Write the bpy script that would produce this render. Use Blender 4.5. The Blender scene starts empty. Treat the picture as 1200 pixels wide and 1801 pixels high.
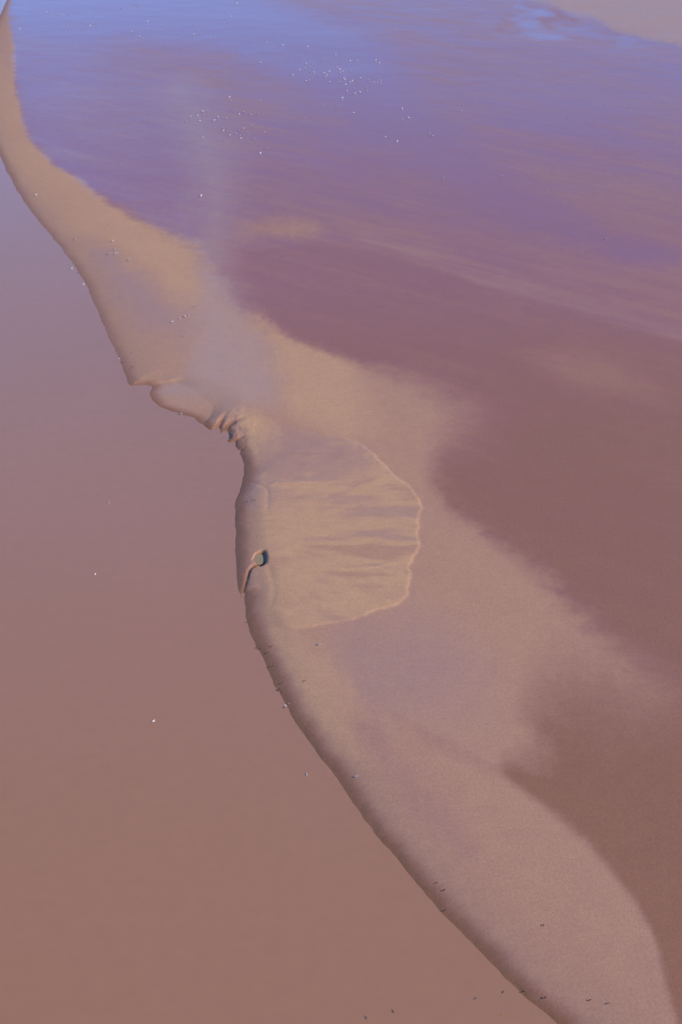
import bpy, math, random
import numpy as np

scene = bpy.context.scene
COL = scene.collection
R = math.radians

# ---------------------------------------------------------------- camera, sky, sun, exposure
cam_data = bpy.data.cameras.new('camera')
cam_data.sensor_fit = 'VERTICAL'
cam_data.sensor_height = 36.0
cam_data.lens = 50.0
cam_data.clip_start = 1.0
cam_data.clip_end = 60000.0
cam = bpy.data.objects.new('camera', cam_data)
cam.location = (0.0, 0.0, 115.0)
cam.rotation_euler = (R(90 - 29), 0, 0)
COL.objects.link(cam)
scene.camera = cam

SUN_EL = 31.0
SUN_AZ = 104.0            # clockwise from +Y: low sun on the right, a little behind the camera
world = bpy.data.worlds.new('World')
scene.world = world
world.use_nodes = True
wn = world.node_tree.nodes
sky = wn.new('ShaderNodeTexSky')
sky.sky_type = 'NISHITA'
sky.sun_disc = False
sky.sun_elevation = R(SUN_EL)
sky.sun_rotation = R(SUN_AZ)
sky.altitude = 100.0
sky.air_density = 0.65
sky.dust_density = 0.0
sky.ozone_density = 10.0
wn['Background'].inputs['Strength'].default_value = 0.15
world.node_tree.links.new(sky.outputs['Color'], wn['Background'].inputs['Color'])

sun_data = bpy.data.lights.new('sun', 'SUN')
sun_data.energy = 3.1
sun_data.angle = R(0.5)
sun_data.color = (1.0, 0.83, 0.63)
sun = bpy.data.objects.new('sun', sun_data)
sun.rotation_euler = (R(90 - SUN_EL), 0, R(180 - SUN_AZ))
COL.objects.link(sun)

vs = scene.view_settings
vs.view_transform = 'Standard'
vs.look = 'None'
vs.gamma = 1.0
vs.use_curve_mapping = False
vs.exposure = 0.82

# ---------------------------------------------------------------- measured ground plan (metres, camera stands over the origin)
WATER_EDGE = [(-179.4, 886.1), (-168.1, 779.6), (-159.1, 710.2), (-154.6, 676.6), (-151.5, 651.3), (-145.7, 612.7), (-135.4, 556.9), (-122.8, 500.9), (-112.0, 457.9), (-103.7, 430.4), (-91.3, 394.3), (-82.2, 371.5), (-73.3, 351.3), (-66.2, 334.6), (-60.0, 317.6), (-54.8, 301.0), (-50.1, 285.7), (-45.9, 272.6), (-43.3, 263.8), (-42.1, 259.6), (-40.7, 259.2), (-39.1, 259.5), (-37.4, 258.8), (-37.7, 255.7), (-36.8, 252.5), (-35.2, 249.6), (-33.1, 247.8), (-30.8, 245.9), (-28.8, 244.7), (-27.5, 243.7), (-26.8, 242.2), (-25.8, 241.1), (-24.9, 239.5), (-24.0, 238.7), (-23.3, 239.3), (-22.8, 237.6), (-21.9, 236.5), (-21.3, 236.4), (-21.1, 234.9), (-20.4, 233.8), (-19.7, 233.8), (-19.2, 232.1), (-18.5, 230.5), (-17.9, 228.2), (-17.3, 225.3), (-16.9, 222.0), (-17.0, 218.8), (-17.4, 215.0), (-17.7, 211.5), (-17.6, 207.6), (-17.2, 201.8), (-16.7, 195.4), (-16.1, 188.5), (-15.6, 184.3), (-15.1, 181.2), (-14.8, 181.2), (-14.6, 181.7), (-14.4, 179.2), (-14.0, 175.6), (-13.3, 172.6), (-12.2, 168.5), (-10.3, 163.0), (-8.8, 158.2), (-7.7, 155.1), (-4.4, 146.8), (-1.4, 140.5), (2.1, 133.0), (5.3, 126.5), (9.0, 120.0), (12.4, 114.0), (16.2, 108.3), (19.4, 104.0), (22.1, 100.7), (24.8, 97.2), (27.6, 93.8)]
PATCH = {
    'wet_flat': [(-179.4, 886.1, 0.9), (-158.1, 718.2, 0.9), (-149.1, 665.2, 0.9), (-133.6, 600.7, 0.9), (-128.6, 578.1, 0.9), (-118.5, 527.6, 0.9), (-105.8, 476.6, 0.9), (-95.8, 441.7, 0.9), (-84.2, 417.8, 0.9), (-73.0, 400.0, 0.9), (-59.4, 371.5, 1.4), (-45.4, 355.0, 2), (-37.1, 344.6, 3), (-29.6, 321.6, 1.6), (-21.7, 301.0, 1.6), (-9.7, 282.5, 1.6), (0.0, 273.2, 1.8), (10.4, 267.9, 4), (20.4, 261.0, 8), (27.1, 246.8, 12), (21.7, 232.1, 8), (17.5, 219.8, 3.2), (19.1, 209.5, 2.2), (24.9, 200.0, 2), (31.9, 189.3, 2.4), (34.0, 179.5, 2.6), (40.4, 167.5, 3), (46.7, 158.6, 3.5), (53.6, 149.2, 2), (92.7, 125.6, 3), (189.8, 207.6, 9), (541.3, 710.2, 9), (314.9, 936.7, 9), (-70.0, 936.7, 9)],
    'mauve_band': [(-29.1, 323.5, 2.5), (-28.0, 335.9, 3), (-18.6, 344.6, 2.5), (-5.7, 346.8, 2.5), (8.5, 341.9, 1.5), (19.4, 331.7, 1.5), (29.5, 319.6, 1.5), (39.1, 309.3, 1.5), (50.8, 299.2, 1.5), (61.7, 289.0, 1.5), (72.2, 280.3, 1.5), (91.8, 264.4, 2), (173.8, 228.7, 3), (107.2, 116.5, 3), (53.0, 146.8, 2), (46.4, 157.3, 4), (40.2, 166.1, 4), (33.8, 177.9, 3.5), (31.0, 189.3, 3.2), (23.9, 199.0, 3), (17.7, 209.5, 3), (16.7, 219.8, 4), (20.7, 232.1, 8), (26.1, 246.8, 12), (19.2, 259.9, 9), (10.4, 265.8, 5), (0.0, 270.2, 2), (-10.8, 280.0, 2), (-22.8, 299.2, 2)],
    'blue_stream': [(-179.4, 886.1, 20), (-84.7, 743.4, 16), (-47.0, 726.4, 16), (-15.4, 672.3, 14), (11.8, 612.7, 14), (23.5, 546.8, 12), (34.3, 480.5, 11), (49.3, 405.8, 9), (67.2, 363.1, 7), (82.4, 342.4, 6), (74.3, 329.6, 5), (50.8, 351.3, 6), (31.8, 390.4, 6), (17.3, 430.4, 7), (0.0, 478.2, 7), (-20.9, 535.1, 9), (-45.0, 580.3, 11), (-82.5, 610.3, 12), (-116.2, 600.7, 10), (-136.1, 631.5, 6), (-152.5, 694.6, 4)],
    'blue_left': [(-146.9, 679.6, 5), (-102.2, 600.7, 14), (-91.6, 518.4, 12), (-86.3, 461.5, 9), (-65.3, 391.5, 7), (-79.3, 408.7, 2), (-93.2, 439.0, 2), (-106.4, 484.5, 2), (-123.3, 556.9, 2), (-132.5, 600.7, 2)],
    'lilac_left': [(-131.3, 612.7, 4), (-95.9, 589.2, 14), (-56.1, 509.6, 16), (-37.1, 397.1, 12), (-35.9, 346.8, 6), (-45.8, 358.3, 3), (-59.9, 375.6, 2.5), (-84.7, 420.9, 2), (-96.5, 447.2, 2), (-107.4, 484.5, 2), (-123.7, 556.9, 2)],
    'blue_top_right': [(71.4, 665.2, 8), (96.4, 702.3, 7), (106.5, 644.6, 5), (112.8, 615.1, 3), (128.3, 591.5, 3), (106.9, 600.7, 3), (84.0, 603.1, 5), (67.2, 622.6, 7)],
    'far_bar': [(91.6, 718.2, 6), (103.6, 676.6, 5), (113.9, 644.6, 5), (125.8, 615.1, 3.5), (138.9, 598.4, 3.5), (170.8, 546.8, 4), (321.6, 447.2, 6), (597.9, 886.1, 9), (122.7, 910.8, 9)],
    'tan_spot': [(-23.5, 356.0, 6), (-18.1, 367.5, 6), (-9.0, 364.1, 6), (-5.9, 356.0, 6), (-14.5, 350.4, 4)],
    'tan_smear': [(39.7, 270.2, 5), (49.5, 273.2, 5), (59.7, 264.4, 5), (62.9, 252.0, 5), (55.2, 252.0, 4), (45.1, 258.8, 4)],
    'pale_streak': [(-60.0, 527.6, 14), (-42.1, 408.7, 11), (-37.0, 351.3, 8), (-37.1, 321.6, 6), (-26.5, 306.4, 6), (-27.4, 338.0, 7), (-28.4, 375.6, 10), (-35.3, 440.4, 14)],
    'film_spit': [(-34.3, 313.8, 10), (-28.5, 315.7, 10), (-17.4, 279.4, 8), (-12.0, 264.4, 5), (-12.7, 251.2, 4), (-18.6, 248.6, 3), (-26.6, 253.3, 3.5), (-36.8, 255.5, 1), (-31.0, 264.4, 3), (-30.9, 282.5, 4)],
    'film_behind_bank': [(-0.4, 167.5, 4), (4.9, 171.9, 5), (15.8, 173.3, 7), (18.8, 160.6, 7), (12.7, 149.8, 6), (5.3, 152.2, 4), (1.6, 158.0, 2.5)],
    'film_fan': [(-14.4, 231.0, 2), (-6.3, 235.6, 3), (1.0, 233.3, 3), (5.1, 227.5, 3), (5.5, 221.6, 2.5), (-4.0, 218.8, 1.6), (-12.8, 217.7, 1.2)],
    'film_bank': [(-61.4, 340.2, 4), (-55.2, 335.9, 4), (-35.2, 295.8, 6), (-32.7, 282.5, 6), (-40.5, 287.4, 5), (-50.1, 308.2, 4)],
    'mud_flat': [(20.0, 140.3, 1.0), (21.4, 136.7, 0.8), (25.8, 130.5, 0.8), (29.1, 125.6, 0.8), (31.5, 120.0, 0.7), (32.8, 116.5, 0.6), (33.6, 112.3, 0.6), (33.7, 106.7, 0.6), (33.9, 100.7, 0.6), (34.7, 93.8, 0.8), (75.6, 90.6, 2), (106.0, 152.9, 9), (55.3, 162.0, 9), (47.1, 160.6, 9), (37.3, 158.6, 9), (30.0, 156.0, 8), (25.6, 150.4, 5), (24.8, 144.5, 3.5)],
    'pale_line': [(2.9, 353.6, 4), (14.4, 349.1, 4), (30.3, 329.6, 3.5), (52.0, 308.2, 3.5), (74.0, 289.0, 3.5), (94.3, 273.2, 4), (92.2, 265.8, 2), (72.5, 281.9, 1.2), (51.0, 300.6, 1.2), (29.6, 321.2, 1.2), (12.7, 340.2, 1.5), (5.7, 345.9, 2.5)],
    'runnel': [(3.0, 149.2, 1.6), (7.2, 141.6, 2), (11.7, 133.5, 2), (15.8, 124.2, 2), (13.2, 125.1, 1.6), (8.9, 132.0, 1.4), (4.6, 140.5, 1.4)],
    'runnel_back': [(6.8, 151.4, 1.2), (13.2, 145.6, 1), (20.6, 139.7, 0.6), (19.8, 138.6, 0.8), (12.3, 143.9, 1)],
    'fan': [(-14.7, 219.4, 1.2), (-8.2, 228.7, 1.5), (-1.0, 233.8, 1.5), (4.1, 230.5, 0.4), (6.5, 226.0, 0.22), (8.2, 222.0, 0.2), (10.2, 217.7, 0.2), (11.7, 214.0, 0.2), (12.9, 210.9, 0.2), (13.4, 208.2, 0.2), (13.0, 205.6, 0.2), (12.5, 198.1, 0.2), (11.7, 192.8, 0.2), (10.7, 187.9, 0.2), (10.5, 185.1, 0.2), (9.8, 181.9, 0.2), (9.4, 179.5, 0.2), (7.6, 177.3, 0.2), (4.6, 175.8, 0.2), (1.7, 174.2, 0.22), (-1.7, 173.2, 0.3), (-7.4, 171.7, 0.6), (-10.5, 175.6, 1.5), (-11.2, 182.7, 1.5), (-13.2, 196.3, 1.5)],
    'tan_back': [(-18.9, 295.8, 2.5), (-9.6, 280.9, 1.5), (0.0, 271.4, 1.5), (4.5, 258.8, 4), (2.6, 235.6, 4), (-4.2, 236.8, 3), (-10.4, 248.1, 2.5), (-11.6, 267.3, 2.5)],
    'pale_crest': [(-18.8, 244.2, 1.2), (-13.9, 241.7, 2), (-10.4, 234.5, 2), (-13.1, 224.2, 2), (-16.2, 225.3, 1.2), (-16.7, 234.5, 1)],
    'bank_tan': [(-134.7, 578.1, 2), (-117.1, 518.4, 2), (-98.3, 447.2, 2), (-74.6, 400.0, 2), (-45.2, 353.6, 2.5), (-38.1, 340.2, 3), (-32.7, 310.1, 5), (-40.5, 310.1, 5), (-56.8, 342.4, 3), (-72.7, 360.7, 2), (-94.2, 408.7, 2), (-112.3, 454.3, 2)],
    'bank_crest': [(-10.0, 174.9, 2), (-6.6, 171.9, 2), (-3.2, 163.3, 2.5), (0.8, 154.1, 3), (4.3, 143.3, 3), (1.4, 141.1, 2), (-3.0, 149.2, 1.5), (-7.1, 160.6, 1.2), (-10.6, 170.4, 1)],
    'low_spit': [(-40.8, 260.0, 0.2), (-36.8, 260.3, 0.2), (-34.0, 260.6, 0.35), (-31.7, 260.2, 2.5), (-28.0, 256.0, 6), (-23.6, 250.1, 5), (-24.0, 246.0, 3), (-26.6, 242.5, 1.5), (-33.3, 243.5, 1.5), (-38.6, 247.5, 1.5), (-41.2, 256.0, 1)],
    'scar_breach': [(-15.7, 217.3, 0.6), (-12.0, 217.7, 1.2), (-11.0, 209.5, 1.2), (-13.7, 206.6, 0.6), (-16.1, 209.5, 0.6)],
}
GULLIES = [([(-23.3, 237.8), (-22.6, 241.2), (-21.6, 245.5)], 0.85, 0.34), ([(-21.4, 235.6), (-21.2, 238.8), (-20.3, 241.2), (-18.8, 242.5)], 1.2, 0.5), ([(-19.8, 232.8), (-19.0, 234.5), (-18.0, 235.4)], 0.6, 0.2), ([(-18.3, 230.0), (-17.5, 231.2)], 0.5, 0.2), ([(-13.3, 189.5), (-14.0, 188.6), (-14.4, 185.9), (-14.8, 181.7)], 0.42, 0.36), ([(-11.1, 188.8), (-10.1, 182.7), (-10.3, 177.9)], 0.8, 0.1), ([(-14.9, 216.7), (-12.6, 214.0), (-12.2, 206.6)], 0.6, 0.1)]
RIDGES = [([(-12.3, 215.2), (-11.2, 216.3), (-3.9, 216.9), (3.9, 217.9)], 0.45, 0.09), ([(-7.0, 187.9), (0.0, 187.6), (5.3, 188.6), (9.3, 190.3)], 0.4, 0.07), ([(3.8, 206.6), (9.4, 204.7), (12.6, 202.8)], 0.35, 0.05), ([(-11.8, 195.8), (-5.4, 194.5), (1.8, 194.2)], 0.6, 0.05), ([(-10.1, 176.1), (-6.7, 174.5), (-3.3, 173.9)], 0.5, 0.06), ([(-9.6, 211.5), (0.0, 209.5), (9.5, 206.6)], 0.5, 0.04)]
POOL = ((-12.9, 191.5), 0.82, 1.3)
APEX = (-18.8, 199.0)
BIRDS = [
    ('gull', [(-37.0, 605.9)],
     'leftmost white gull in the largest flock, on the blue wet flat, top centre', 'largest gull flock on the blue wet flat'),
    ('gull', [(14.5, 531.9)],
     'rightmost white gull in the largest flock, on the blue wet flat, top centre', 'largest gull flock on the blue wet flat'),
    ('gull', [(-30.6, 602.9)],
     'topmost white gull in the largest flock, on the blue wet flat, top centre', 'largest gull flock on the blue wet flat'),
    ('gull', [(4.2, 482.9)],
     'lowest white gull in the largest flock, on the blue wet flat, top centre', 'largest gull flock on the blue wet flat'),
    ('gull', [(-23.6, 597.6), (-13.5, 594.1), (-31.2, 584.7), (-27.8, 584.7), (-31.1, 563.5), (-2.1, 577.8), (-14.6, 570.7), (-7.6, 569.6), (-13.3, 561.7), (-10.9, 560.4), (-11.7, 555.8), (-13.6, 553.7), (-15.5, 550.9), (-11.6, 547.4), (-10.1, 545.9), (-11.5, 540.3), (-18.0, 541.0), (-12.7, 531.4), (-11.7, 532.6), (-4.8, 548.4), (-6.2, 544.4), (-4.3, 546.9), (-6.0, 537.6), (-5.3, 540.0), (-1.5, 555.8), (-0.5, 550.9), (-0.3, 545.2), (0.6, 547.4), (3.5, 567.0), (6.2, 567.8), (13.5, 567.8), (14.8, 567.8), (14.7, 563.5), (3.6, 548.9), (1.0, 535.9), (1.5, 533.8), (4.2, 531.1), (3.3, 529.0), (6.0, 531.1), (7.3, 535.7), (10.4, 533.8), (12.7, 535.9), (12.1, 529.0), (13.3, 529.0), (14.4, 527.2), (10.6, 527.2), (-0.5, 529.3), (1.8, 524.8), (-4.1, 528.8), (2.2, 514.8), (5.0, 511.1), (6.8, 512.8), (8.9, 520.2), (9.3, 514.8), (0.5, 504.1), (-1.4, 492.1), (-6.2, 491.9)],
     'white gull in the largest flock, on the blue wet flat, top centre', 'largest gull flock on the blue wet flat'),
    ('gull', [(14.1, 450.3)],
     'white gull, first from left, of the straggle right of the largest flock', 'gulls along the blue runoff band'),
    ('gull', [(17.6, 445.2)],
     'white gull, second from left, of the straggle right of the largest flock', 'gulls along the blue runoff band'),
    ('gull', [(20.1, 473.7)],
     'white gull, third from left, of the straggle right of the largest flock', 'gulls along the blue runoff band'),
    ('gull', [(20.8, 488.0)],
     'white gull, fourth from left, of the straggle right of the largest flock', 'gulls along the blue runoff band'),
    ('gull', [(22.5, 475.5)],
     'white gull, fifth from left, of the straggle right of the largest flock', 'gulls along the blue runoff band'),
    ('gull', [(28.2, 454.8)],
     'white gull, sixth from left, of the straggle right of the largest flock', 'gulls along the blue runoff band'),
    ('gull', [(29.1, 451.9)],
     'white gull, seventh from left, of the straggle right of the largest flock', 'gulls along the blue runoff band'),
    ('gull', [(-51.0, 471.8)],
     'leftmost white gull in the middle flock on mauve sand left of the blue band', 'middle gull flock on mauve wet sand'),
    ('gull', [(-24.6, 457.2)],
     'rightmost white gull in the middle flock on mauve sand left of the blue band', 'middle gull flock on mauve wet sand'),
    ('gull', [(-39.0, 505.2)],
     'topmost white gull in the middle flock on mauve sand left of the blue band', 'middle gull flock on mauve wet sand'),
    ('gull', [(-36.2, 446.0)],
     'lowest white gull in the middle flock on mauve sand left of the blue band', 'middle gull flock on mauve wet sand'),
    ('gull', [(-50.1, 477.2), (-47.8, 479.3), (-46.6, 484.5), (-45.4, 486.4), (-44.4, 478.5), (-40.8, 477.2), (-38.1, 475.7), (-41.8, 472.3), (-46.4, 471.8), (-38.0, 500.7), (-32.8, 483.9), (-34.0, 480.8), (-36.4, 486.4), (-29.9, 480.0), (-27.8, 481.2), (-29.1, 465.7), (-30.8, 463.5), (-31.4, 461.7), (-29.9, 456.9), (-32.6, 459.1), (-33.5, 455.2), (-32.1, 453.0), (-31.5, 449.1), (-27.4, 448.9), (-38.0, 462.0), (-37.8, 458.7), (-36.3, 461.6), (-36.5, 458.7), (-35.3, 453.0)],
     'white gull in the middle flock on mauve sand left of the blue band', 'middle gull flock on mauve wet sand'),
    ('gull', [(-24.5, 431.2)],
     'left white gull of the pair just below the middle flock', 'pair below the middle flock'),
    ('gull', [(-22.9, 436.7)],
     'right white gull of the pair just below the middle flock', 'pair below the middle flock'),
    ('gull', [(-137.4, 632.0)],
     'leftmost white gull near the top left corner beside the tan sand strip', 'gulls by the top left sand strip'),
    ('gull', [(-104.1, 636.3)],
     'rightmost white gull near the top left corner beside the tan sand strip', 'gulls by the top left sand strip'),
    ('gull', [(-147.6, 684.9)],
     'topmost white gull near the top left corner beside the tan sand strip', 'gulls by the top left sand strip'),
    ('gull', [(-118.2, 639.5)],
     'lowest white gull near the top left corner beside the tan sand strip', 'gulls by the top left sand strip'),
    ('gull', [(-133.0, 672.4), (-130.9, 669.9), (-128.5, 669.9), (-125.0, 665.2), (-122.7, 667.4), (-117.3, 642.9), (-115.6, 642.9), (-108.6, 640.2), (-108.5, 646.2), (-142.6, 680.4)],
     'white gull near the top left corner beside the tan sand strip', 'gulls by the top left sand strip'),
    ('gull', [(-110.5, 687.1)],
     'leftmost white gull in the loose line crossing the blue film along the top edge', 'loose gull line along the top edge'),
    ('gull', [(-48.7, 697.1)],
     'rightmost white gull in the loose line crossing the blue film along the top edge', 'loose gull line along the top edge'),
    ('gull', [(-94.6, 692.5)],
     'topmost white gull in the loose line crossing the blue film along the top edge', 'loose gull line along the top edge'),
    ('gull', [(-68.5, 611.0)],
     'lowest white gull in the loose line crossing the blue film along the top edge', 'loose gull line along the top edge'),
    ('gull', [(-101.4, 685.6), (-95.2, 682.7), (-84.9, 649.9), (-79.5, 653.3), (-77.5, 640.5), (-72.2, 636.9), (-64.2, 644.5), (-88.6, 626.3), (-84.1, 616.2), (-82.1, 611.9), (-62.1, 620.9), (-59.3, 621.8), (-67.6, 612.5), (-54.5, 614.4), (-52.4, 611.9), (-49.2, 661.7)],
     'white gull in the loose line crossing the blue film along the top edge', 'loose gull line along the top edge'),
    ('gull', [(-56.9, 336.7)],
     'white gull, first from left, of the tight cluster on the tan upper bank', 'tight gull cluster on the upper bank'),
    ('gull', [(-57.5, 346.3)],
     'white gull, second from left, of the tight cluster on the tan upper bank', 'tight gull cluster on the upper bank'),
    ('gull', [(-56.1, 340.1)],
     'white gull, third from left, of the tight cluster on the tan upper bank', 'tight gull cluster on the upper bank'),
    ('gull', [(-55.5, 336.7)],
     'white gull, fourth from left, of the tight cluster on the tan upper bank', 'tight gull cluster on the upper bank'),
    ('gull', [(-55.1, 337.5)],
     'white gull, fifth from left, of the tight cluster on the tan upper bank', 'tight gull cluster on the upper bank'),
    ('gull', [(-36.8, 291.2)],
     'white gull, first from left, of the row of four on pale sand above the spit', 'row of four gulls above the spit'),
    ('gull', [(-35.4, 293.4)],
     'white gull, second from left, of the row of four on pale sand above the spit', 'row of four gulls above the spit'),
    ('gull', [(-34.3, 294.6)],
     'white gull, third from left, of the row of four on pale sand above the spit', 'row of four gulls above the spit'),
    ('gull', [(-33.6, 295.4)],
     'white gull, fourth from left, of the row of four on pale sand above the spit', 'row of four gulls above the spit'),
    ('gull', [(-27.9, 499.2)],
     'lone white gull standing between the middle flock and the blue band', None),
    ('gull', [(-11.8, 475.1)],
     'lone white gull standing below the largest flock on mauve sand', None),
    ('gull', [(-46.5, 484.3)],
     'lone white gull at the upper left of the middle flock', None),
    ('gull', [(-43.7, 450.5)],
     'lone white gull at the lower left of the middle flock', None),
    ('gull', [(-38.7, 386.8)],
     'lone white gull on the pale lilac streak below the middle flock', None),
    ('gull', [(-84.5, 387.3)],
     'lone white gull on the bank at the far upper left waterline', None),
    ('gull', [(-67.3, 348.8)],
     'lone white gull on the upper bank left of the tight cluster', None),
    ('gull', [(-51.5, 332.2)],
     'lone white gull on the upper bank right of the tight cluster', None),
    ('gull_floating', [(-65.0, 328.6)],
     'white gull floating at the waterline of the upper bank beside a dark bird', None),
    ('gull_floating', [(-60.4, 317.6)],
     'pale gull floating close against the upper bank below the first waterline gull', None),
    ('gull_floating', [(-47.0, 280.1)],
     'white gull floating at the waterline a little above the notch', None),
    ('gull_floating', [(-46.0, 272.9)],
     'white gull floating at the waterline nearest the notch, beside a dark bird', None),
    ('gull', [(-30.4, 245.7)],
     'white gull at the water edge of the low spit below the notch', None),
    ('gull', [(-3.1, 167.0)],
     'lone bright white gull on the sand below the fan lobe', None),
    ('gull_floating', [(-39.2, 210.7)],
     'uppermost of three white gulls floating on the open brown water', None),
    ('gull_floating', [(-38.0, 187.6)],
     'middle one of three white gulls floating on the open brown water', None),
    ('gull_floating', [(-24.7, 150.6)],
     'lowest of three white gulls floating on the open brown water', None),
    ('gull_floating', [(-4.3, 139.7)],
     'grey gull floating on brown water off the lower bank', None),
    ('gull', [(1.9, 138.6)],
     'lone pale gull on the lower bank below the runnel', None),
    ('gull_floating', [(-7.4, 153.9)],
     'white gull floating in the tight knot of birds at the lower bank waterline', None),
    ('gull_floating', [(-7.0, 154.4)],
     'pale gull right of the white one in the knot at the lower bank waterline', None),
    ('gull', [(-15.5, 210.2)],
     'white gull beside two dark waders on the bank left of the fan', None),
    ('gull', [(67.3, 349.5)],
     'lone white gull at the right end of the blue runoff band', None),
    ('gull', [(29.5, 404.2)],
     'white gull on the lower margin of the blue runoff band at its middle', None),
    ('gull', [(46.7, 406.6)],
     'white gull on the upper margin of the blue runoff band, right of centre', None),
    ('gull', [(40.7, 485.2)],
     'lone faint white gull on plain mauve sand right of the blue band', None),
    ('wader', [(-20.4, 381.9)],
     'dark wading bird, first from left, of the trio above the tan patch', 'trio of dark waders above the tan patch'),
    ('wader', [(-20.5, 388.4)],
     'dark wading bird, second from left, of the trio above the tan patch', 'trio of dark waders above the tan patch'),
    ('wader', [(-19.5, 386.2)],
     'dark wading bird, third from left, of the trio above the tan patch', 'trio of dark waders above the tan patch'),
    ('wader', [(-137.5, 646.5)],
     'dark wading bird on the wet flat at the top left corner', None),
    ('wader', [(-23.7, 312.2)],
     'dark wading bird on the left tip of the dark mauve band', None),
    ('wader', [(-60.6, 360.3)],
     'lone dark wading bird on the tan upper bank above the gull cluster', None),
    ('wader', [(-63.0, 325.5)],
     'dark wading bird at the upper bank waterline beside a floating gull', None),
    ('wader', [(-33.0, 300.7)],
     'dark wading bird just right of and above the row of four gulls', None),
    ('wader', [(-33.8, 283.0)],
     'dark wading bird below the row of four gulls', None),
    ('wader', [(-43.5, 274.8)],
     'upper one of two dark waders on the bank corner above the notch', None),
    ('wader', [(-42.5, 267.9)],
     'lower one of two dark waders on the bank corner above the notch', None),
    ('wader', [(-44.9, 270.6)],
     'dark wading bird at the waterline beside the gull nearest the notch', None),
    ('wader', [(60.5, 471.8)],
     'leftmost lone dark wader on the mauve flat, upper right', None),
    ('wader', [(75.2, 475.7)],
     'left dark wading bird of the pair on the mauve flat, upper right', 'pair of dark waders on the upper right flat'),
    ('wader', [(76.4, 481.2)],
     'right dark wading bird of the pair on the mauve flat, upper right', 'pair of dark waders on the upper right flat'),
    ('wader', [(90.1, 494.1)],
     'dark wading bird right of the pair on the upper right mauve flat', None),
    ('wader', [(98.1, 500.9)],
     'topmost dark wading bird on the upper right mauve flat', None),
    ('wader', [(101.9, 440.8)],
     'dark wading bird, first from left, of the trio at the right edge', 'trio of dark waders at the right edge'),
    ('wader', [(103.8, 445.6)],
     'dark wading bird, second from left, of the trio at the right edge', 'trio of dark waders at the right edge'),
    ('wader', [(104.0, 444.2)],
     'dark wading bird, third from left, of the trio at the right edge', 'trio of dark waders at the right edge'),
    ('wader', [(94.5, 442.8)],
     'dark wading bird left of the trio at the right edge', None),
    ('wader', [(59.2, 392.8)],
     'dark wading bird beside the blue runoff band, right of centre', None),
    ('wader', [(-15.0, 210.2)],
     'left one of two dark waders on the bank left of the fan', None),
    ('wader', [(-14.5, 210.0)],
     'right one of two dark waders on the bank left of the fan', None),
    ('wader', [(-13.7, 174.1)],
     'topmost dark wader along the lower bank waterline', None),
    ('wader', [(-12.0, 167.5)],
     'left dark wader of the waterline pair below the inlet mouth', 'waterline pair below the inlet mouth'),
    ('wader', [(-11.5, 167.2)],
     'right dark wader of the waterline pair below the inlet mouth', 'waterline pair below the inlet mouth'),
    ('wader', [(-9.8, 167.2)],
     'upper dark wader on the bank slope level with the white gull below the fan', None),
    ('wader', [(-10.4, 165.9)],
     'lower dark wader on the bank slope level with the white gull below the fan', None),
    ('wader', [(-10.0, 162.6)],
     'left dark wader of the pair at the water edge midway down the lower bank', 'pair midway down the lower bank'),
    ('wader', [(-9.5, 162.7)],
     'right dark wader of the pair at the water edge midway down the lower bank', 'pair midway down the lower bank'),
    ('wader', [(-8.1, 158.6)],
     'largest dark wader standing on the slope above the knot of waterline birds', None),
    ('wader', [(-8.4, 157.5)],
     'dark wader on the slope foot just above the knot of waterline birds', None),
    ('wader_floating', [(-8.1, 156.9)],
     'dark bird floating right of its neighbour just above the waterline knot', None),
    ('wader_floating', [(-8.7, 157.4)],
     'dark bird floating left of its neighbour just above the waterline knot', None),
    ('wader_floating', [(-7.6, 153.5)],
     'dark bird floating in the waterline knot below the white gull', None),
    ('wader', [(-4.9, 158.6)],
     'tiny dark wader alone on the pale crest of the lower bank', None),
    ('wader', [(11.6, 119.0)],
     'dark wader on the slope above another, lower bank near the bottom', None),
    ('wader', [(11.5, 116.2)],
     'dark wader at the water edge below another, lower bank near the bottom', None),
    ('wader', [(10.8, 120.2)],
     'small faint dark wader upslope of the two near the bottom bank', None),
    ('wader', [(22.0, 113.3)],
     'lone grey wader on open pale sand near the bottom right', None),
    ('wader', [(18.9, 104.7)],
     'dark wader at the bottom waterline between a flying bird and the slope', None),
    ('wader', [(21.0, 103.7)],
     'small dark wader on the dark slope at the bottom edge', None),
    ('wader', [(25.5, 103.1)],
     'left one of two dark waders on pale sand at the bottom right', None),
    ('wader', [(27.3, 102.6)],
     'right one of two dark waders on pale sand at the bottom right', None),
    ('wader_flying', [(5.2, 100.8)],
     'dark bird flying with spread wings low over brown water, bottom centre', None),
    ('wader_flying', [(16.5, 103.3)],
     'dark bird flying with spread wings over water beside the bottom bank', None),
]

# ---------------------------------------------------------------- numeric helpers
def smooth(a, b, v):
    t = np.clip((v - a) / (b - a), 0, 1)
    return t * t * (3 - 2 * t)

def vnoise(x, y, seed=0):
    xi = np.floor(x).astype(np.int64); yi = np.floor(y).astype(np.int64)
    fx = x - xi; fy = y - yi
    fx = fx * fx * fx * (fx * (fx * 6 - 15) + 10); fy = fy * fy * fy * (fy * (fy * 6 - 15) + 10)
    def h(a, b):
        n = (a * 374761393 + b * 668265263 + seed * 982451653) & 0xffffffff
        n = ((n ^ (n >> 13)) * 1274126177) & 0xffffffff
        n = n ^ (n >> 16)
        return (n & 0xffff) / 32767.5 - 1.0
    a = h(xi, yi); b = h(xi + 1, yi); c = h(xi, yi + 1); d = h(xi + 1, yi + 1)
    return (a + (b - a) * fx) * (1 - fy) + (c + (d - c) * fx) * fy

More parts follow.
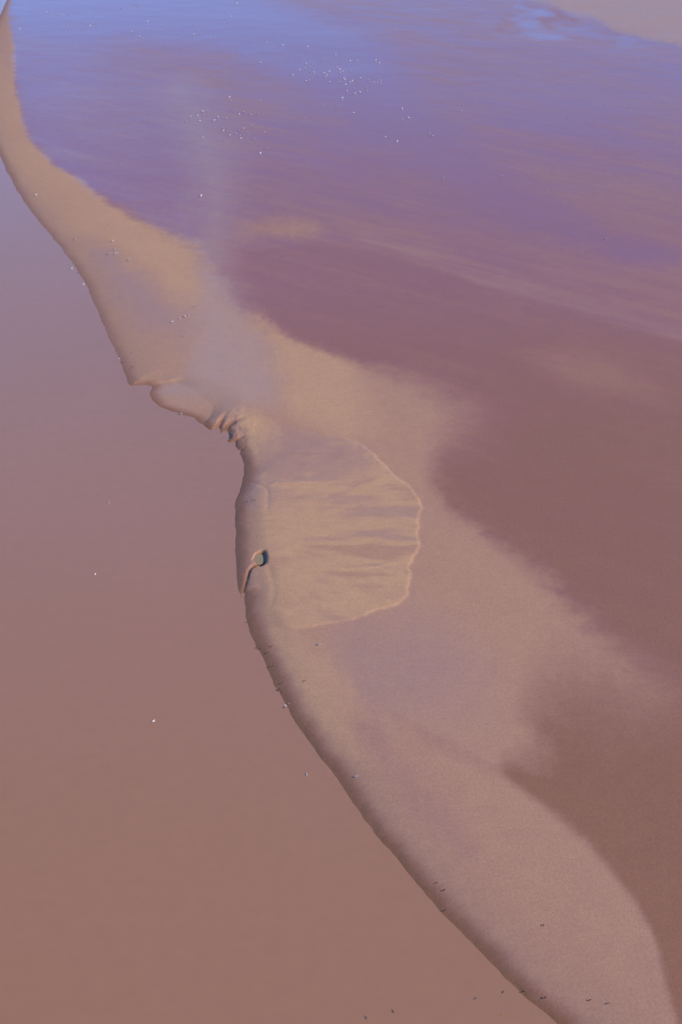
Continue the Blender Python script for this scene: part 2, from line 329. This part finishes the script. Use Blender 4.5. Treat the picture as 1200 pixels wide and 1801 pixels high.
def fbm(x, y, seed=0, octaves=4):
    s = 0; a = 1.0; t = 0
    for k in range(octaves):
        s = s + a * vnoise(x, y, seed + 17 * k); t += a
        x, y = 2.03 * x + 1.7, 2.03 * y - 3.1; a *= 0.5
    return s / t

def turned(x, y, deg):
    c, s = math.cos(R(deg)), math.sin(R(deg))
    return c * x + s * y, -s * x + c * y

def spline(pts, n, closed=False):
    p = np.array(pts, float)
    out = []
    m = len(p)
    for i in range(m if closed else m - 1):
        if closed:
            p0, p1, p2, p3 = p[i - 1], p[i], p[(i + 1) % m], p[(i + 2) % m]
        else:
            p0, p1, p2, p3 = p[max(i - 1, 0)], p[i], p[i + 1], p[min(i + 2, m - 1)]
        # centripetal-like: limit tangents so that uneven spacing makes no loops
        l1 = np.hypot(*(p2 - p1)[:2])
        def tang(a, b, c):
            v = c - a
            L = np.hypot(*v[:2]) + 1e-9
            return v / L * min(L, 2 * l1) * 0.5
        m1, m2 = tang(p0, p1, p2), tang(p1, p2, p3)
        for k in range(n):
            t = k / n
            out.append((2*t**3-3*t**2+1)*p1 + (t**3-2*t**2+t)*m1 + (-2*t**3+3*t**2)*p2 + (t**3-t**2)*m2)
    if not closed:
        out.append(p[-1])
    return np.array(out)

def dist_line(X, Y, pts, ky=1.0, values=None, closed=False):
    best = np.full(X.shape, 1e18)
    val = np.zeros(X.shape) if values is not None else None
    n = len(pts)
    for i in range(n if closed else n - 1):
        ax, ay = pts[i][0], pts[i][1] * ky
        j = (i + 1) % n
        bx, by = pts[j][0], pts[j][1] * ky
        dx, dy = bx - ax, by - ay
        L = dx * dx + dy * dy + 1e-12
        t = np.clip(((X - ax) * dx + (Y * ky - ay) * dy) / L, 0, 1)
        q = (X - ax - t * dx) ** 2 + (Y * ky - ay - t * dy) ** 2
        m = q < best
        best = np.where(m, q, best)
        if values is not None:
            val = np.where(m, values[i] + (values[j] - values[i]) * t, val)
    return np.sqrt(best), val

def inside(X, Y, pts):
    c = np.zeros(X.shape, bool)
    n = len(pts)
    for i in range(n):
        ax, ay = pts[i][0], pts[i][1]; bx, by = pts[i - 1][0], pts[i - 1][1]
        if ay == by:
            continue
        c ^= ((ay > Y) != (by > Y)) & (X < (bx - ax) * (Y - ay) / (by - ay) + ax)
    return c

KY = 0.45
def patch(name, X, Y, wob=1.0, scale=9.0, seed=1, ky=KY, n=4, soft=1.0, stretch=1.0):
    """0..1 coverage of a traced patch: its edge has its own softness and an uneven outline"""
    raw = spline(PATCH[name], n, True)
    out = np.zeros(X.shape)
    w = raw[:, 2] * soft
    pad = 4 * w.max() + 4 * wob
    box = (X > raw[:, 0].min() - pad) & (X < raw[:, 0].max() + pad) & (Y > raw[:, 1].min() - pad / ky) & (Y < raw[:, 1].max() + pad / ky)
    x, y = X[box], Y[box]
    if not x.size:
        return out
    d, ww = dist_line(x, y, raw, ky, w, True)
    sd = np.where(inside(x, y, raw), d, -d)
    if wob:
        sd = sd + wob * (fbm(x / scale, y / scale * ky / stretch, seed, 4) + .35 * fbm(x / .9, y / .9 * ky / stretch, seed + 5, 2)) * np.minimum(ww, 3.0)
    out[box] = smooth(-1, 1, sd / np.maximum(ww, 0.05))
    return out

# the channel edge, carried on out of the picture both ways
EDGE = [(-420.0, 14000.0), (-300.0, 5000.0), (-260.0, 2000.0), (-190.0, 1100.0)] + WATER_EDGE + [(62.0, 55.0), (110.0, -20.0), (260.0, -300.0), (700.0, -1200.0), (2500.0, -5000.0), (6000.0, -14000.0)]
EDGE_S = spline(EDGE, 2)
WATER_POLY = np.vstack([EDGE_S, [(-20000, -14000), (-20000, 14000)]])

def ground(X, Y):
    """height of the sand and its state (wet, film, mud, pale) at every point"""
    d, _ = dist_line(X, Y, EDGE_S)
    near = np.exp(-d / 30.0)
    d = np.where(inside(X, Y, WATER_POLY), -d, d)
    d = d + near * (0.10 * vnoise(X / 1.3, Y / 1.3, 5) + 0.18 * vnoise(X / 5.0, Y / 5.0, 6))
    # bank: steep at the water, rounded crest, falling gently behind
    up = smooth(245, 278, Y)
    mid = smooth(176, 186, Y) * (1 - smooth(232, 246, Y))
    hgt = 0.92 + 0.02 * up - 0.06 * mid
    wid = 3.2 + 3.0 * up - 0.6 * mid
    dp = np.maximum(d, 0)
    land = hgt * (1 - np.exp(-dp / wid)) * (0.52 + 0.48 * np.exp(-(dp / 26.0) ** 2)) + 0.0007 * np.minimum(dp, 900)
    sea = -np.minimum(0.22 * np.maximum(-d, 0), 2.2)
    far_bank = smooth(420, 520, -d) * 3.0
    z = np.where(d > 0, land, sea + far_bank)
    on = smooth(0, 6, d)
    z = z + on * 0.09 * fbm(X / 38, Y / 38, 21, 3) + on * 0.02 * fbm(X / 6, Y / 6, 22, 3)

    # wide wet flat behind
    wet_flat = patch('wet_flat', X, Y, 1.1, 5, 31, n=3, stretch=.35)
    z = z - 0.12 * wet_flat
    low = patch('low_spit', X, Y, 0, ky=1.0)
    z = np.where(d > 0, np.maximum(z - 0.72 * low * smooth(0.0, .4, d), np.minimum(z, 0.03 + 0.04 * dp)), z)

    # overwash fan with a small lit step at its rim
    wx = .45 * vnoise(X / 5, Y / 5, 46) + .3 * fbm(X / 1.6, Y / 1.6, 47, 2)
    wy = .6 * vnoise(X / 6, Y / 6, 48) + .35 * fbm(X / 1.7, Y / 1.7, 49, 2)
    fan = patch('fan', X + wx, Y + wy, 0, ky=1.0)
    rad = np.hypot(X - APEX[0], (Y - APEX[1]) * .38) + 1e-6
    ang = np.arctan2((Y - APEX[1]) * .38, X - APEX[0])
    fx = rad + 1.5 * vnoise(X / 8, Y / 8, 40); fy = ang * 30 + .5 * vnoise(X / 4, Y / 4, 39)
    outer = smooth(8, 24, rad)
    z = z + fan * 0.11 + fan * (0.004 + .015 * outer * smooth(-.3, .4, fbm(X / 12, Y / 16, 45, 2))) * fbm(fx / 7, fy / .9, 43, 4) + fan * .03 * fbm(X / 5, Y / 6, 44, 3)
    for pts, w, h in RIDGES:
        q = np.array(pts)
        b = (X > q[:, 0].min() - 5) & (X < q[:, 0].max() + 5) & (Y > q[:, 1].min() - 5) & (Y < q[:, 1].max() + 5)
        if b.any():
            dd, u = dist_line(X[b], Y[b], q, 1.0, np.linspace(-1, 1, len(q)))
            wob = 1 + .5 * vnoise(X[b] / 1.7, Y[b] / 1.7, 55)
            z[b] += h * np.exp(-(dd / w) ** 2) * np.clip(1 - np.abs(u) ** 4, 0.15, 1) * wob
    # slumps and rills that cut the bank, the inlet
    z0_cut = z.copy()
    for pts, w, h in GULLIES:
        q = spline(pts, 4)
        b = (X > q[:, 0].min() - 5) & (X < q[:, 0].max() + 5) & (Y > q[:, 1].min() - 5) & (Y < q[:, 1].max() + 5)
        if b.any():
            dd, u = dist_line(X[b], Y[b], q, 1.0, np.linspace(1, .35, len(q)))
            dd = dd + .12 * vnoise(X[b] / .6, Y[b] / .6, 61)
            cut = h * np.clip(1 - dd / (1.25 * w * (.6 + .4 * u)), 0, 1) ** 1.15 * u
            z[b] = np.maximum(z[b] - cut, np.minimum(z[b], -0.12))
    (cx, cy), rx, ry = POOL
    b = (np.abs(X - cx) < 6) & (np.abs(Y - cy) < 8)
    if b.any():
        a = np.arctan2((Y[b] - cy) / ry, (X[b] - cx) / rx)
        rr = np.hypot((X[b] - cx) / rx, (Y[b] - cy) / ry) * (1 + .10 * np.sin(2 * a + 1) + .08 * np.sin(3 * a + 1) + .16 * fbm(X[b] / .8, Y[b] / .8, 63, 3))
        rim = smooth(1.0, 1.28 + .9 * smooth(-.5, .8, np.cos(a + .2)), rr)
        z[b] = z[b] * rim + 0.05 * (1 - rim)
    # crumbled lumps near the slump
    crumb = np.exp(-((X + 20) ** 2 / 16 + (Y - 237) ** 2 / 60)) * smooth(0, .8, d)
    z = z + crumb * (0.16 * fbm(X / 1.2, Y / 1.6, 71, 3) + .045 * fbm(X / .5, Y / .7, 72, 2))
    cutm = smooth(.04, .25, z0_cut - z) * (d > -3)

    # ------------- state of the surface
    def blend(v, m, to):
        return v + (to - v) * m
    n1 = fbm(X / 40, Y / 90, 81, 4)
    sx, sy = turned(X, Y, -38)
    streak = fbm(sx / 30, sy / 5, 82, 4)
    fine_streak = fbm(sx / 22, sy / 1.7, 86, 4)
    hx, hy = turned(X, Y, 8)
    flow = fbm(hx / 16, hy / 3.2, 83, 4)
    P = lambda name, **k: patch(name, X, Y, **k)
    wet = np.full(X.shape, 0.13) + 0.10 * n1 + .12 * (1 - smooth(115, 160, Y)) + .05 * streak
    film = np.full(X.shape, 0.06) + 0.10 * n1 + 0.04 * streak
    mud = np.zeros(X.shape)
    pale = np.full(X.shape, 0.25) + 0.2 * n1
    far = smooth(260, 500, Y)
    wet = blend(wet, wet_flat, 0.82 + 0.12 * n1 + .12 * streak + .12 * fine_streak)
    film = blend(film, wet_flat, 0.24 + 0.34 * far + 0.10 * n1 + 0.10 * streak * far + .06 * streak + .06 * fine_streak + 0.05 * flow)
    pale = blend(pale, wet_flat, 0.05)
    band = P('mauve_band', wob=.6, seed=32, n=3)
    wet = blend(wet, band, .96 + .12 * streak + .10 * fine_streak); mud = blend(mud, band, .55 * (1 - smooth(225, 330, Y))); film = blend(film, band, 0.06 + .16 * smooth(220, 340, Y) + 0.05 * n1 + 0.03 * flow)
    m = P('pale_line', seed=30); wet = blend(wet, m, .68 + .3 * fine_streak); film = blend(film, .4 * m, .3); pale = blend(pale, m, .0)
    m = P('lilac_left', seed=29); film = blend(film, m, 0.66 + 0.08 * flow)
    m = P('blue_left', seed=33); film = blend(film, m, 0.76 + 0.10 * flow)
    m = P('blue_stream', seed=34, wob=1.3); film = blend(film, m, 0.60 + .24 * smooth(380, 600, Y) + .04 * flow); wet = blend(wet, m, .95)
    m = P('blue_top_right', seed=35, wob=2.6, scale=6); film = blend(film, m, 0.62 + .5 * fbm(X / 9, Y / 14, 87, 4))
    m = P('far_bar', seed=36, wob=1.4, scale=7); film = blend(film, m, 0.38 + .1 * flow); wet = blend(wet, m, 0.2); pale = blend(pale, m, .2)
    m = P('tan_spot', seed=37); film = blend(film, m, 0.05); wet = blend(wet, m, 0.45); pale = blend(pale, m, .7)
    m = .6 * P('tan_smear', seed=38); film = blend(film, m, 0.06); wet = blend(wet, m, 0.45); pale = blend(pale, m, .5)
    m = P('pale_streak', seed=39); film = blend(film, .6 * m, 0.66); wet = blend(wet, .62 * m, 0.22)
    m = P('film_spit', seed=40); film = blend(film, m, 0.7); wet = blend(wet, m, .05); pale = blend(pale, m, .4)
    m = P('film_behind_bank', seed=42); film = blend(film, .85 * m, 0.62); wet = blend(wet, .8 * m, .15); pale = blend(pale, .8 * m, 0)
    m = P('film_bank', seed=44); film = blend(film, .8 * m, 0.5); wet = blend(wet, .8 * m, .25); pale = blend(pale, m, 0)
    m = P('tan_back', seed=45); film = blend(film, m, 0.05); pale = blend(pale, m, .8); wet = blend(wet, m, .1)
    m = P('bank_tan', seed=46); film = blend(film, m, 0.05); pale = blend(pale, m, .7)
    m = P('bank_crest', seed=47); film = blend(film, m, 0.05); pale = blend(pale, m, .7)
    m = P('pale_crest', seed=48); film = blend(film, m, 0.03); pale = blend(pale, m, .9); wet = blend(wet, m, 0)
    m = P('mud_flat', wob=.7, scale=10, seed=49); wet = blend(wet, m, 0.9); mud = blend(mud, m, .75); film = blend(film, m, .10 + .04 * fine_streak)
    m = P('runnel', wob=1.5, seed=50); film = blend(film, .8 * m, 0.4); wet = blend(wet, m, .45)
    m = P('runnel_back', seed=51); wet = blend(wet, m, .45)
    fs = .55 * fbm(fx / 12, fy / 1.2, 84, 4) * outer + .8 * fbm((X + .15 * Y) / 16, Y / 4.2, 85, 4)
    film = blend(film, fan, np.clip(0.06 + .22 * smooth(.0, .6, fs), 0, 1)); pale = blend(pale, fan, np.clip(.95 - .75 * smooth(-.05, .5, fs), 0, 1)); wet = blend(wet, fan, .10 + .35 * smooth(-.1, -.6, fs))
    m = P('film_fan', seed=52, wob=1.4); film = blend(film, .7 * m, 0.42); wet = blend(wet, .6 * m, .4); pale = blend(pale, .6 * m, .2)
    m = P('scar_breach', seed=53); film = blend(film, .6 * m, 0.5); wet = blend(wet, .5 * m, .3)
    # swash-damp foot of the bank
    damp = (1 - smooth(0.1, 3.0, d + .4 * n1 + .3 * fbm(X / 2.5, Y / 2.5, 88, 3))) * (1 - .4 * up)
    wet = blend(wet, .8 * damp, 1.0); mud = blend(mud, damp, 1.0); film = blend(film, damp, .04)
    wet = blend(wet, .75 * cutm, 1.0); mud = blend(mud, cutm, 1.0); film = blend(film, cutm, .0)  # damp cuts and pool walls; brown also painted in against their blue shade
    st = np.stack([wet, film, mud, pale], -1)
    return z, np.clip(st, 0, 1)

# ---------------------------------------------------------------- materials
def new_mat(name):
    m = bpy.data.materials.new(name)
    m.use_nodes = True
    nt = m.node_tree
    return m, nt, nt.nodes['Principled BSDF']

class N:
    def __init__(self, nt): self.nt = nt
    def node(self, kind, **kw):
        n = self.nt.nodes.new(kind)
        for k, v in kw.items(): setattr(n, k, v)
        return n
    def link(self, a, b): self.nt.links.new(a, b)
    def val(self, sock, v):
        if hasattr(v, 'is_linked') or isinstance(v, bpy.types.NodeSocket): self.link(v, sock)
        else: sock.default_value = v
    def math(self, op, a, b=0.0, clamp=False):
        n = self.node('ShaderNodeMath', operation=op, use_clamp=clamp)
        self.val(n.inputs[0], a); self.val(n.inputs[1], b)
        return n.outputs[0]
    def mixc(self, f, a, b):
        n = self.node('ShaderNodeMix', data_type='RGBA')
        self.val(n.inputs[0], f); self.val(n.inputs[6], a); self.val(n.inputs[7], b)
        return n.outputs[2]
    def mixf(self, f, a, b):
        n = self.node('ShaderNodeMix', data_type='FLOAT')
        self.val(n.inputs[0], f); self.val(n.inputs[2], a); self.val(n.inputs[3], b)
        return n.outputs[0]
    def noise(self, vec, scale, detail=4, rough=.55, sx=1, sy=1, rot=0):
        mp = self.node('ShaderNodeMapping')
        mp.inputs['Scale'].default_value = (sx, sy, 1); mp.inputs['Rotation'].default_value = (0, 0, rot)
        self.link(vec, mp.inputs['Vector'])
        n = self.node('ShaderNodeTexNoise')
        n.inputs['Scale'].default_value = scale; n.inputs['Detail'].default_value = detail; n.inputs['Roughness'].default_value = rough
        self.link(mp.outputs[0], n.inputs['Vector'])
        return n.outputs['Fac']

def sand_material():
    m, nt, bs = new_mat('tidal_sand')
    k = N(nt)
    at = k.node('ShaderNodeAttribute', attribute_name='state')
    sep = k.node('ShaderNodeSeparateColor'); k.link(at.outputs['Color'], sep.inputs[0])
    wet, film, mud = sep.outputs[0], sep.outputs[1], sep.outputs[2]
    pale = at.outputs['Alpha']
    pos = k.node('ShaderNodeNewGeometry').outputs['Position']
    grain = k.noise(pos, 2.6, 5, .7)
    fine = k.noise(pos, 7.0, 3, .7)
    clump = k.noise(pos, .35, 5, .6)
    rip = k.noise(pos, 1.0, 4, .6, sx=.5, sy=2.2, rot=R(25))
    # dampness is uneven at the scale of ripples
    un = k.math('MULTIPLY', k.math('SUBTRACT', rip, .5), .35)
    un2 = k.math('MULTIPLY', k.math('SUBTRACT', clump, .5), .30)
    wet = k.math('ADD', wet, k.math('ADD', un, un2), clamp=True)
    film2 = k.math('MULTIPLY', film, k.math('ADD', .72, k.math('MULTIPLY', k.math('ADD', rip, clump), .28)), clamp=True)
    c = k.mixc(pale, DRY, TAN)
    c = k.mixc(wet, c, WET)
    c = k.mixc(k.math('MULTIPLY', mud, wet), c, MUD)
    g = k.math('ADD', .56, k.math('MULTIPLY', k.math('ADD', grain, fine), .44))
    hs = k.node('ShaderNodeHueSaturation'); k.link(g, hs.inputs['Value']); k.link(c, hs.inputs['Color'])
    k.link(hs.outputs[0], bs.inputs['Base Color'])
    k.link(k.mixf(wet, .95, .62), bs.inputs['Roughness'])
    k.link(k.mixf(wet, .15, .45), bs.inputs['Specular IOR Level'])
    k.link(film2, bs.inputs['Coat Weight'])
    bs.inputs['Coat IOR'].default_value = FILM_IOR
    wt = k.node('ShaderNodeMapRange'); wt.inputs[1].default_value = .45; wt.inputs[2].default_value = .85; k.link(wet, wt.inputs[0])
    k.link(k.mixc(wt.outputs[0], (1, 1, 1, 1), (1.0, .74, .88, 1)), bs.inputs['Coat Tint'])      # silty water lies over the soaked sand
    k.link(k.mixf(film, .32, .07), bs.inputs['Coat Roughness'])
    b = k.node('ShaderNodeBump'); b.inputs['Distance'].default_value = 1.0
    h = k.math('ADD', k.math('MULTIPLY', grain, .05), k.math('MULTIPLY', rip, .05))
    h = k.math('ADD', h, k.math('MULTIPLY', fine, .02))
    k.link(h, b.inputs['Height'])
    k.link(k.mixf(film, .8, .12), b.inputs['Strength'])
    k.link(b.outputs[0], bs.inputs['Normal'])
    b2 = k.node('ShaderNodeBump'); b2.inputs['Distance'].default_value = 1.0
    k.link(h, b2.inputs['Height']); k.link(k.mixf(film, .25, .04), b2.inputs['Strength'])
    k.link(b2.outputs[0], bs.inputs['Coat Normal'])
    return m

def water_material(name, c1, c2, rough, ior, bump):
    m, nt, bs = new_mat(name)
    k = N(nt)
    pos = k.node('ShaderNodeNewGeometry').outputs['Position']
    silt = k.noise(pos, .012, 5, .55, sx=1.3, sy=.6, rot=R(-25))
    r = k.node('ShaderNodeMapRange'); r.inputs[1].default_value = .35; r.inputs[2].default_value = .65
    k.link(silt, r.inputs[0])
    c = k.mixc(r.outputs[0], c1, c2)
    fl = k.noise(pos, .5, 4, .6)
    hs = k.node('ShaderNodeHueSaturation'); k.link(k.math('ADD', .93, k.math('MULTIPLY', fl, .14)), hs.inputs['Value']); k.link(c, hs.inputs['Color'])
    k.link(hs.outputs[0], bs.inputs['Base Color'])
    bs.inputs['Roughness'].default_value = rough
    bs.inputs['IOR'].default_value = ior
    b = k.node('ShaderNodeBump'); b.inputs['Distance'].default_value = 1.0; b.inputs['Strength'].default_value = bump
    w = k.math('ADD', k.noise(pos, 1.6, 3, .6, sx=1, sy=1.4), k.math('MULTIPLY', k.noise(pos, .25, 3, .5), .8))
    k.link(k.math('MULTIPLY', w, .1), b.inputs['Height'])
    k.link(b.outputs[0], bs.inputs['Normal'])
    return m

def plain(name, col, rough=.6):
    m, nt, bs = new_mat(name)
    k = N(nt)
    co = k.node('ShaderNodeTexCoord').outputs['Object']
    n = k.noise(co, 30, 3)
    k.link(k.mixc(n, (*[v * .8 for v in col], 1), (*[min(1, v * 1.15) for v in col], 1)), bs.inputs['Base Color'])
    bs.inputs['Roughness'].default_value = rough
    return m

DRY = (.37, .220, .153, 1); TAN = (.47, .294, .168, 1); WET = (.258, .114, .094, 1); MUD = (.228, .108, .043, 1)
FILM_IOR = 1.85
MAT_SAND = sand_material()
MAT_WATER = water_material('silty_water', (.36, .165, .040, 1), (.38, .172, .055, 1), .06, 2.65, .05)
MAT_POOL = water_material('pool_water', (.27, .21, .125, 1), (.29, .22, .13, 1), .2, 1.25, .03)
FEATHER_WHITE = plain('white_plumage', (.82, .82, .82)); FEATHER_GREY = plain('grey_mantle', (.72, .73, .75))
FEATHER_DARK = plain('dark_plumage', (.035, .03, .03)); BILL = plain('orange_bill', (.6, .3, .06)); LEG = plain('pinkish_leg', (.45, .25, .2))
BELLY = plain('pale_belly', (.30, .28, .27))

# ---------------------------------------------------------------- the ground sheet, the channel and the pool
def axis(lo, hi, parts, grow=1.22, end=15000.0):
    """parts: (from, to, step) touching each other; outside them the spacing grows to the horizon"""
    v = []
    for a, b, s in parts:
        n = max(1, round((b - a) / s))
        v += list(a + (b - a) * np.arange(n) / n)
    v.append(parts[-1][1])
    s = parts[-1][2]; p = v[-1]; tail = []
    while p < end:
        s *= grow; p += s; tail.append(p)
    s = parts[0][2]; p = v[0]; head = []
    while p > -end:
        s *= grow; p -= s; head.append(p)
    return np.array(head[::-1] + v + tail)

xs = axis(0, 0, [(-175, -50, .9), (-50, -28, .3), (-28, -12, .15), (-12, 16, .24), (16, 40, .35), (40, 175, 1.0)])
ys = axis(0, 0, [(86, 165, .4), (165, 250, .26), (250, 280, .35), (280, 440, .8), (440, 730, 1.3)])
GX, GY = np.meshgrid(xs, ys)
nx, ny = len(xs), len(ys)
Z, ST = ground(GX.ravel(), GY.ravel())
me = bpy.data.meshes.new('sand')
me.vertices.add(nx * ny)
me.vertices.foreach_set('co', np.stack([GX.ravel(), GY.ravel(), Z], -1).astype(np.float32).ravel())
idx = np.arange(nx * ny).reshape(ny, nx)
quads = np.stack([idx[:-1, :-1], idx[:-1, 1:], idx[1:, 1:], idx[1:, :-1]], -1).reshape(-1, 4)
me.loops.add(quads.size); me.loops.foreach_set('vertex_index', quads.ravel().astype(np.int32))
me.polygons.add(len(quads))
me.polygons.foreach_set('loop_start', (np.arange(len(quads)) * 4).astype(np.int32))
me.polygons.foreach_set('use_smooth', np.ones(len(quads), bool))
me.update(calc_edges=True)
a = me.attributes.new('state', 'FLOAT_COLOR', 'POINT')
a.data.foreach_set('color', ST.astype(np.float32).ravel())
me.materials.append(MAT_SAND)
sand = bpy.data.objects.new('sand_flat', me)
sand['kind'] = 'structure'
sand['label'] = 'tidal sand flat with a curved bank, wet mauve and tan patches'
COL.objects.link(sand)

def mesh_obj(name, verts, faces, mats, smooth_faces=False, mat_index=None):
    m = bpy.data.meshes.new(name)
    m.from_pydata(verts, [], faces)
    for t in mats: m.materials.append(t)
    for i, p in enumerate(m.polygons):
        p.use_smooth = smooth_faces
        if mat_index: p.material_index = mat_index[i]
    m.update()
    o = bpy.data.objects.new(name, m)
    return o

wo = mesh_obj('channel_water', [(-15000, -15000, 0), (15000, -15000, 0), (15000, 15000, 0), (-15000, 15000, 0)], [(0, 1, 2, 3)], [MAT_WATER])
wo['kind'] = 'structure'; wo['label'] = 'calm silty brown water of the tidal channel'
COL.objects.link(wo)
(pcx, pcy), prx, pry = POOL
ring = [(pcx + 1.3 * prx * math.cos(t), pcy + 1.3 * pry * math.sin(t), .34) for t in np.linspace(0, 2 * math.pi, 41)[:-1]]
po = mesh_obj('tide_pool', ring, [tuple(range(40))], [MAT_POOL])
po['kind'] = 'structure'; po['label'] = 'small grey green pool in a hollow of the bank'
COL.objects.link(po)

# ---------------------------------------------------------------- birds
class MB:
    def __init__(self): self.v = []; self.f = []; self.m = []
    def loft(self, stations, mats, n=10, cap=True):
        """stations: (x, y, z, half width, half height); mats: material of the band after each station"""
        base = len(self.v)
        for x, y, z, w, h in stations:
            for i in range(n):
                t = 2 * math.pi * i / n
                self.v.append((x, y + w * math.cos(t), z + h * math.sin(t)))
        for s in range(len(stations) - 1):
            for i in range(n):
                a = base + s * n + i; b = base + s * n + (i + 1) % n
                mm = mats[s](i / n) if callable(mats[s]) else mats[s]
                self.f.append((a, b, b + n, a + n)); self.m.append(mm)
        self.f.append(tuple(base + i for i in range(n))[::-1]); self.m.append(mats[0] if not callable(mats[0]) else mats[0](0))
        e = base + (len(stations) - 1) * n
        self.f.append(tuple(e + i for i in range(n))); self.m.append(mats[-1] if not callable(mats[-1]) else mats[-1](0))
    def prism(self, rings, mat):
        base = len(self.v); n = len(rings[0])
        for r in rings: self.v += r
        for s in range(len(rings) - 1):
            for i in range(n):
                a = base + s * n + i; b = base + s * n + (i + 1) % n
                self.f.append((a, b, b + n, a + n)); self.m.append(mat)
        self.f.append(tuple(base + i for i in range(n))[::-1]); self.m.append(mat)
        e = base + (len(rings) - 1) * n
        self.f.append(tuple(e + i for i in range(n))); self.m.append(mat)
    def mesh(self, name, mats):
        o = bpy.data.meshes.new(name)
        o.from_pydata(self.v, [], self.f)
        for t in mats: o.materials.append(t)
        o.polygons.foreach_set('material_index', self.m)
        o.polygons.foreach_set('use_smooth', [True] * len(self.f))
        o.update()
        return o

def bird_mesh(kind):
    """mats: 0 underside, 1 back and wings, 2 wing tips, 3 bill, 4 legs"""
    b = MB()
    gull = kind.startswith('gull'); pose = kind.split('_')[1] if '_' in kind else 'standing'
    leg = {'standing': .15, 'floating': -.07, 'flying': -.02}[pose]
    z0 = leg + .11
    back = lambda t: 1 if .08 < t < .42 else 0
    # tail, rump, belly, breast, neck, head, bill: one skin
    tilt = .10 if pose == 'standing' else .02
    st = [(-.36, 0, z0 + .01 - tilt, .045, .010), (-.24, 0, z0 + .02 - tilt * .6, .055, .028), (-.12, 0, z0, .088, .075), (.02, 0, z0, .105, .10),
          (.13, 0, z0 + .03 + tilt * .3, .088, .088), (.19, 0, z0 + .10 + tilt * .4, .055, .060), (.225, 0, z0 + .155 + tilt * .4, .052, .055),
          (.27, 0, z0 + .165 + tilt * .4, .040, .042), (.295, 0, z0 + .16 + tilt * .4, .016, .018), (.36, 0, z0 + .148 + tilt * .4, .005, .007)]
    if pose == 'flying':
        st = [(x, y, z0 + (z - z0) * .35, w, h) for x, y, z, w, h in st]
    head = 0 if gull else 1
    b.loft(st, [back, back, back, back, 0 if gull else 1, head, head, 3, 3])
    if pose == 'flying':
        for s in (-1, 1):
            rings = []
            for u, xr, ch, zz in ((.0, .08, .17, .05), (.18, .13, .17, .10), (.36, .10, .14, .12), (.50, .02, .09, .10), (.60, -.06, .02, .08)):
                y = s * (.05 + u)
                rings.append([(xr, y, z0 + zz), (xr - ch * .4, y, z0 + zz + .018), (xr - ch, y, z0 + zz - .004), (xr - ch * .4, y, z0 + zz - .006)][::s])
            b.prism(rings[:4], 1); b.prism(rings[3:], 2)
    else:
        for s in (-1, 1):
            b.loft([(.12, s * .075, z0 + .045 + tilt * .2, .02, .03), (.02, s * .092, z0 + .035, .028, .072), (-.14, s * .075, z0 + .035 - tilt * .25, .022, .055), (-.27, s * .04, z0 + .03 - tilt * .7, .014, .026), (-.43, s * .015, z0 + .03 - tilt * 1.1, .006, .008)], [1, 1, 1, 2], 8)
    if pose == 'standing':
        for s in (-1, 1):
            q = .011
            sq = lambda x, y, z, r: [(x - r, y - r, z), (x + r, y - r, z), (x + r, y + r, z), (x - r, y + r, z)]
            b.prism([sq(.01, s * .04, z0 - .04, .016), sq(.0, s * .04, .07, q), sq(.005, s * .04, .012, q)][::-1], 4)
            b.prism([sq(.03, s * .04, .0, .028), sq(.03, s * .04, .012, .022)], 4)
    mats = [FEATHER_WHITE, FEATHER_GREY, FEATHER_DARK, BILL, LEG] if gull else [BELLY, FEATHER_DARK, FEATHER_DARK, BILL, LEG]
    return b.mesh(kind, mats)

random.seed(11)
MESHES = {}
NAME = {'gull': 'gull', 'gull_floating': 'gull', 'wader': 'wading_bird', 'wader_floating': 'wading_bird', 'wader_flying': 'wading_bird'}
allx = np.array([p[0] for b in BIRDS for p in b[1]]); ally = np.array([p[1] for b in BIRDS for p in b[1]])
allz, _ = ground(allx, ally)
i = 0
for kind, spots, label, group in BIRDS:
    if kind not in MESHES:
        MESHES[kind] = bird_mesh(kind)
    for (x, y) in spots:
        o = bpy.data.objects.new(NAME[kind], MESHES[kind])
        z = allz[i]; i += 1
        if kind.endswith('floating'): z = 0.0
        elif kind.endswith('flying'): z = 1.6
        else: z = max(z, 0.0) - .004
        o.location = (x, y, z)
        # most face the breeze coming up the channel, a few look about
        o.rotation_euler = (0, 0, R(random.gauss(-25, 40)) + (math.pi if random.random() < .15 else 0))
        s = random.uniform(.95, 1.18) * (.5 if kind.startswith('wader') else .66 if y < 240 else .95 if y < 320 else 1.15)
        o.scale = (s, s, s)
        o['label'] = label; o['category'] = 'bird'
        if group: o['group'] = group
        COL.objects.link(o)
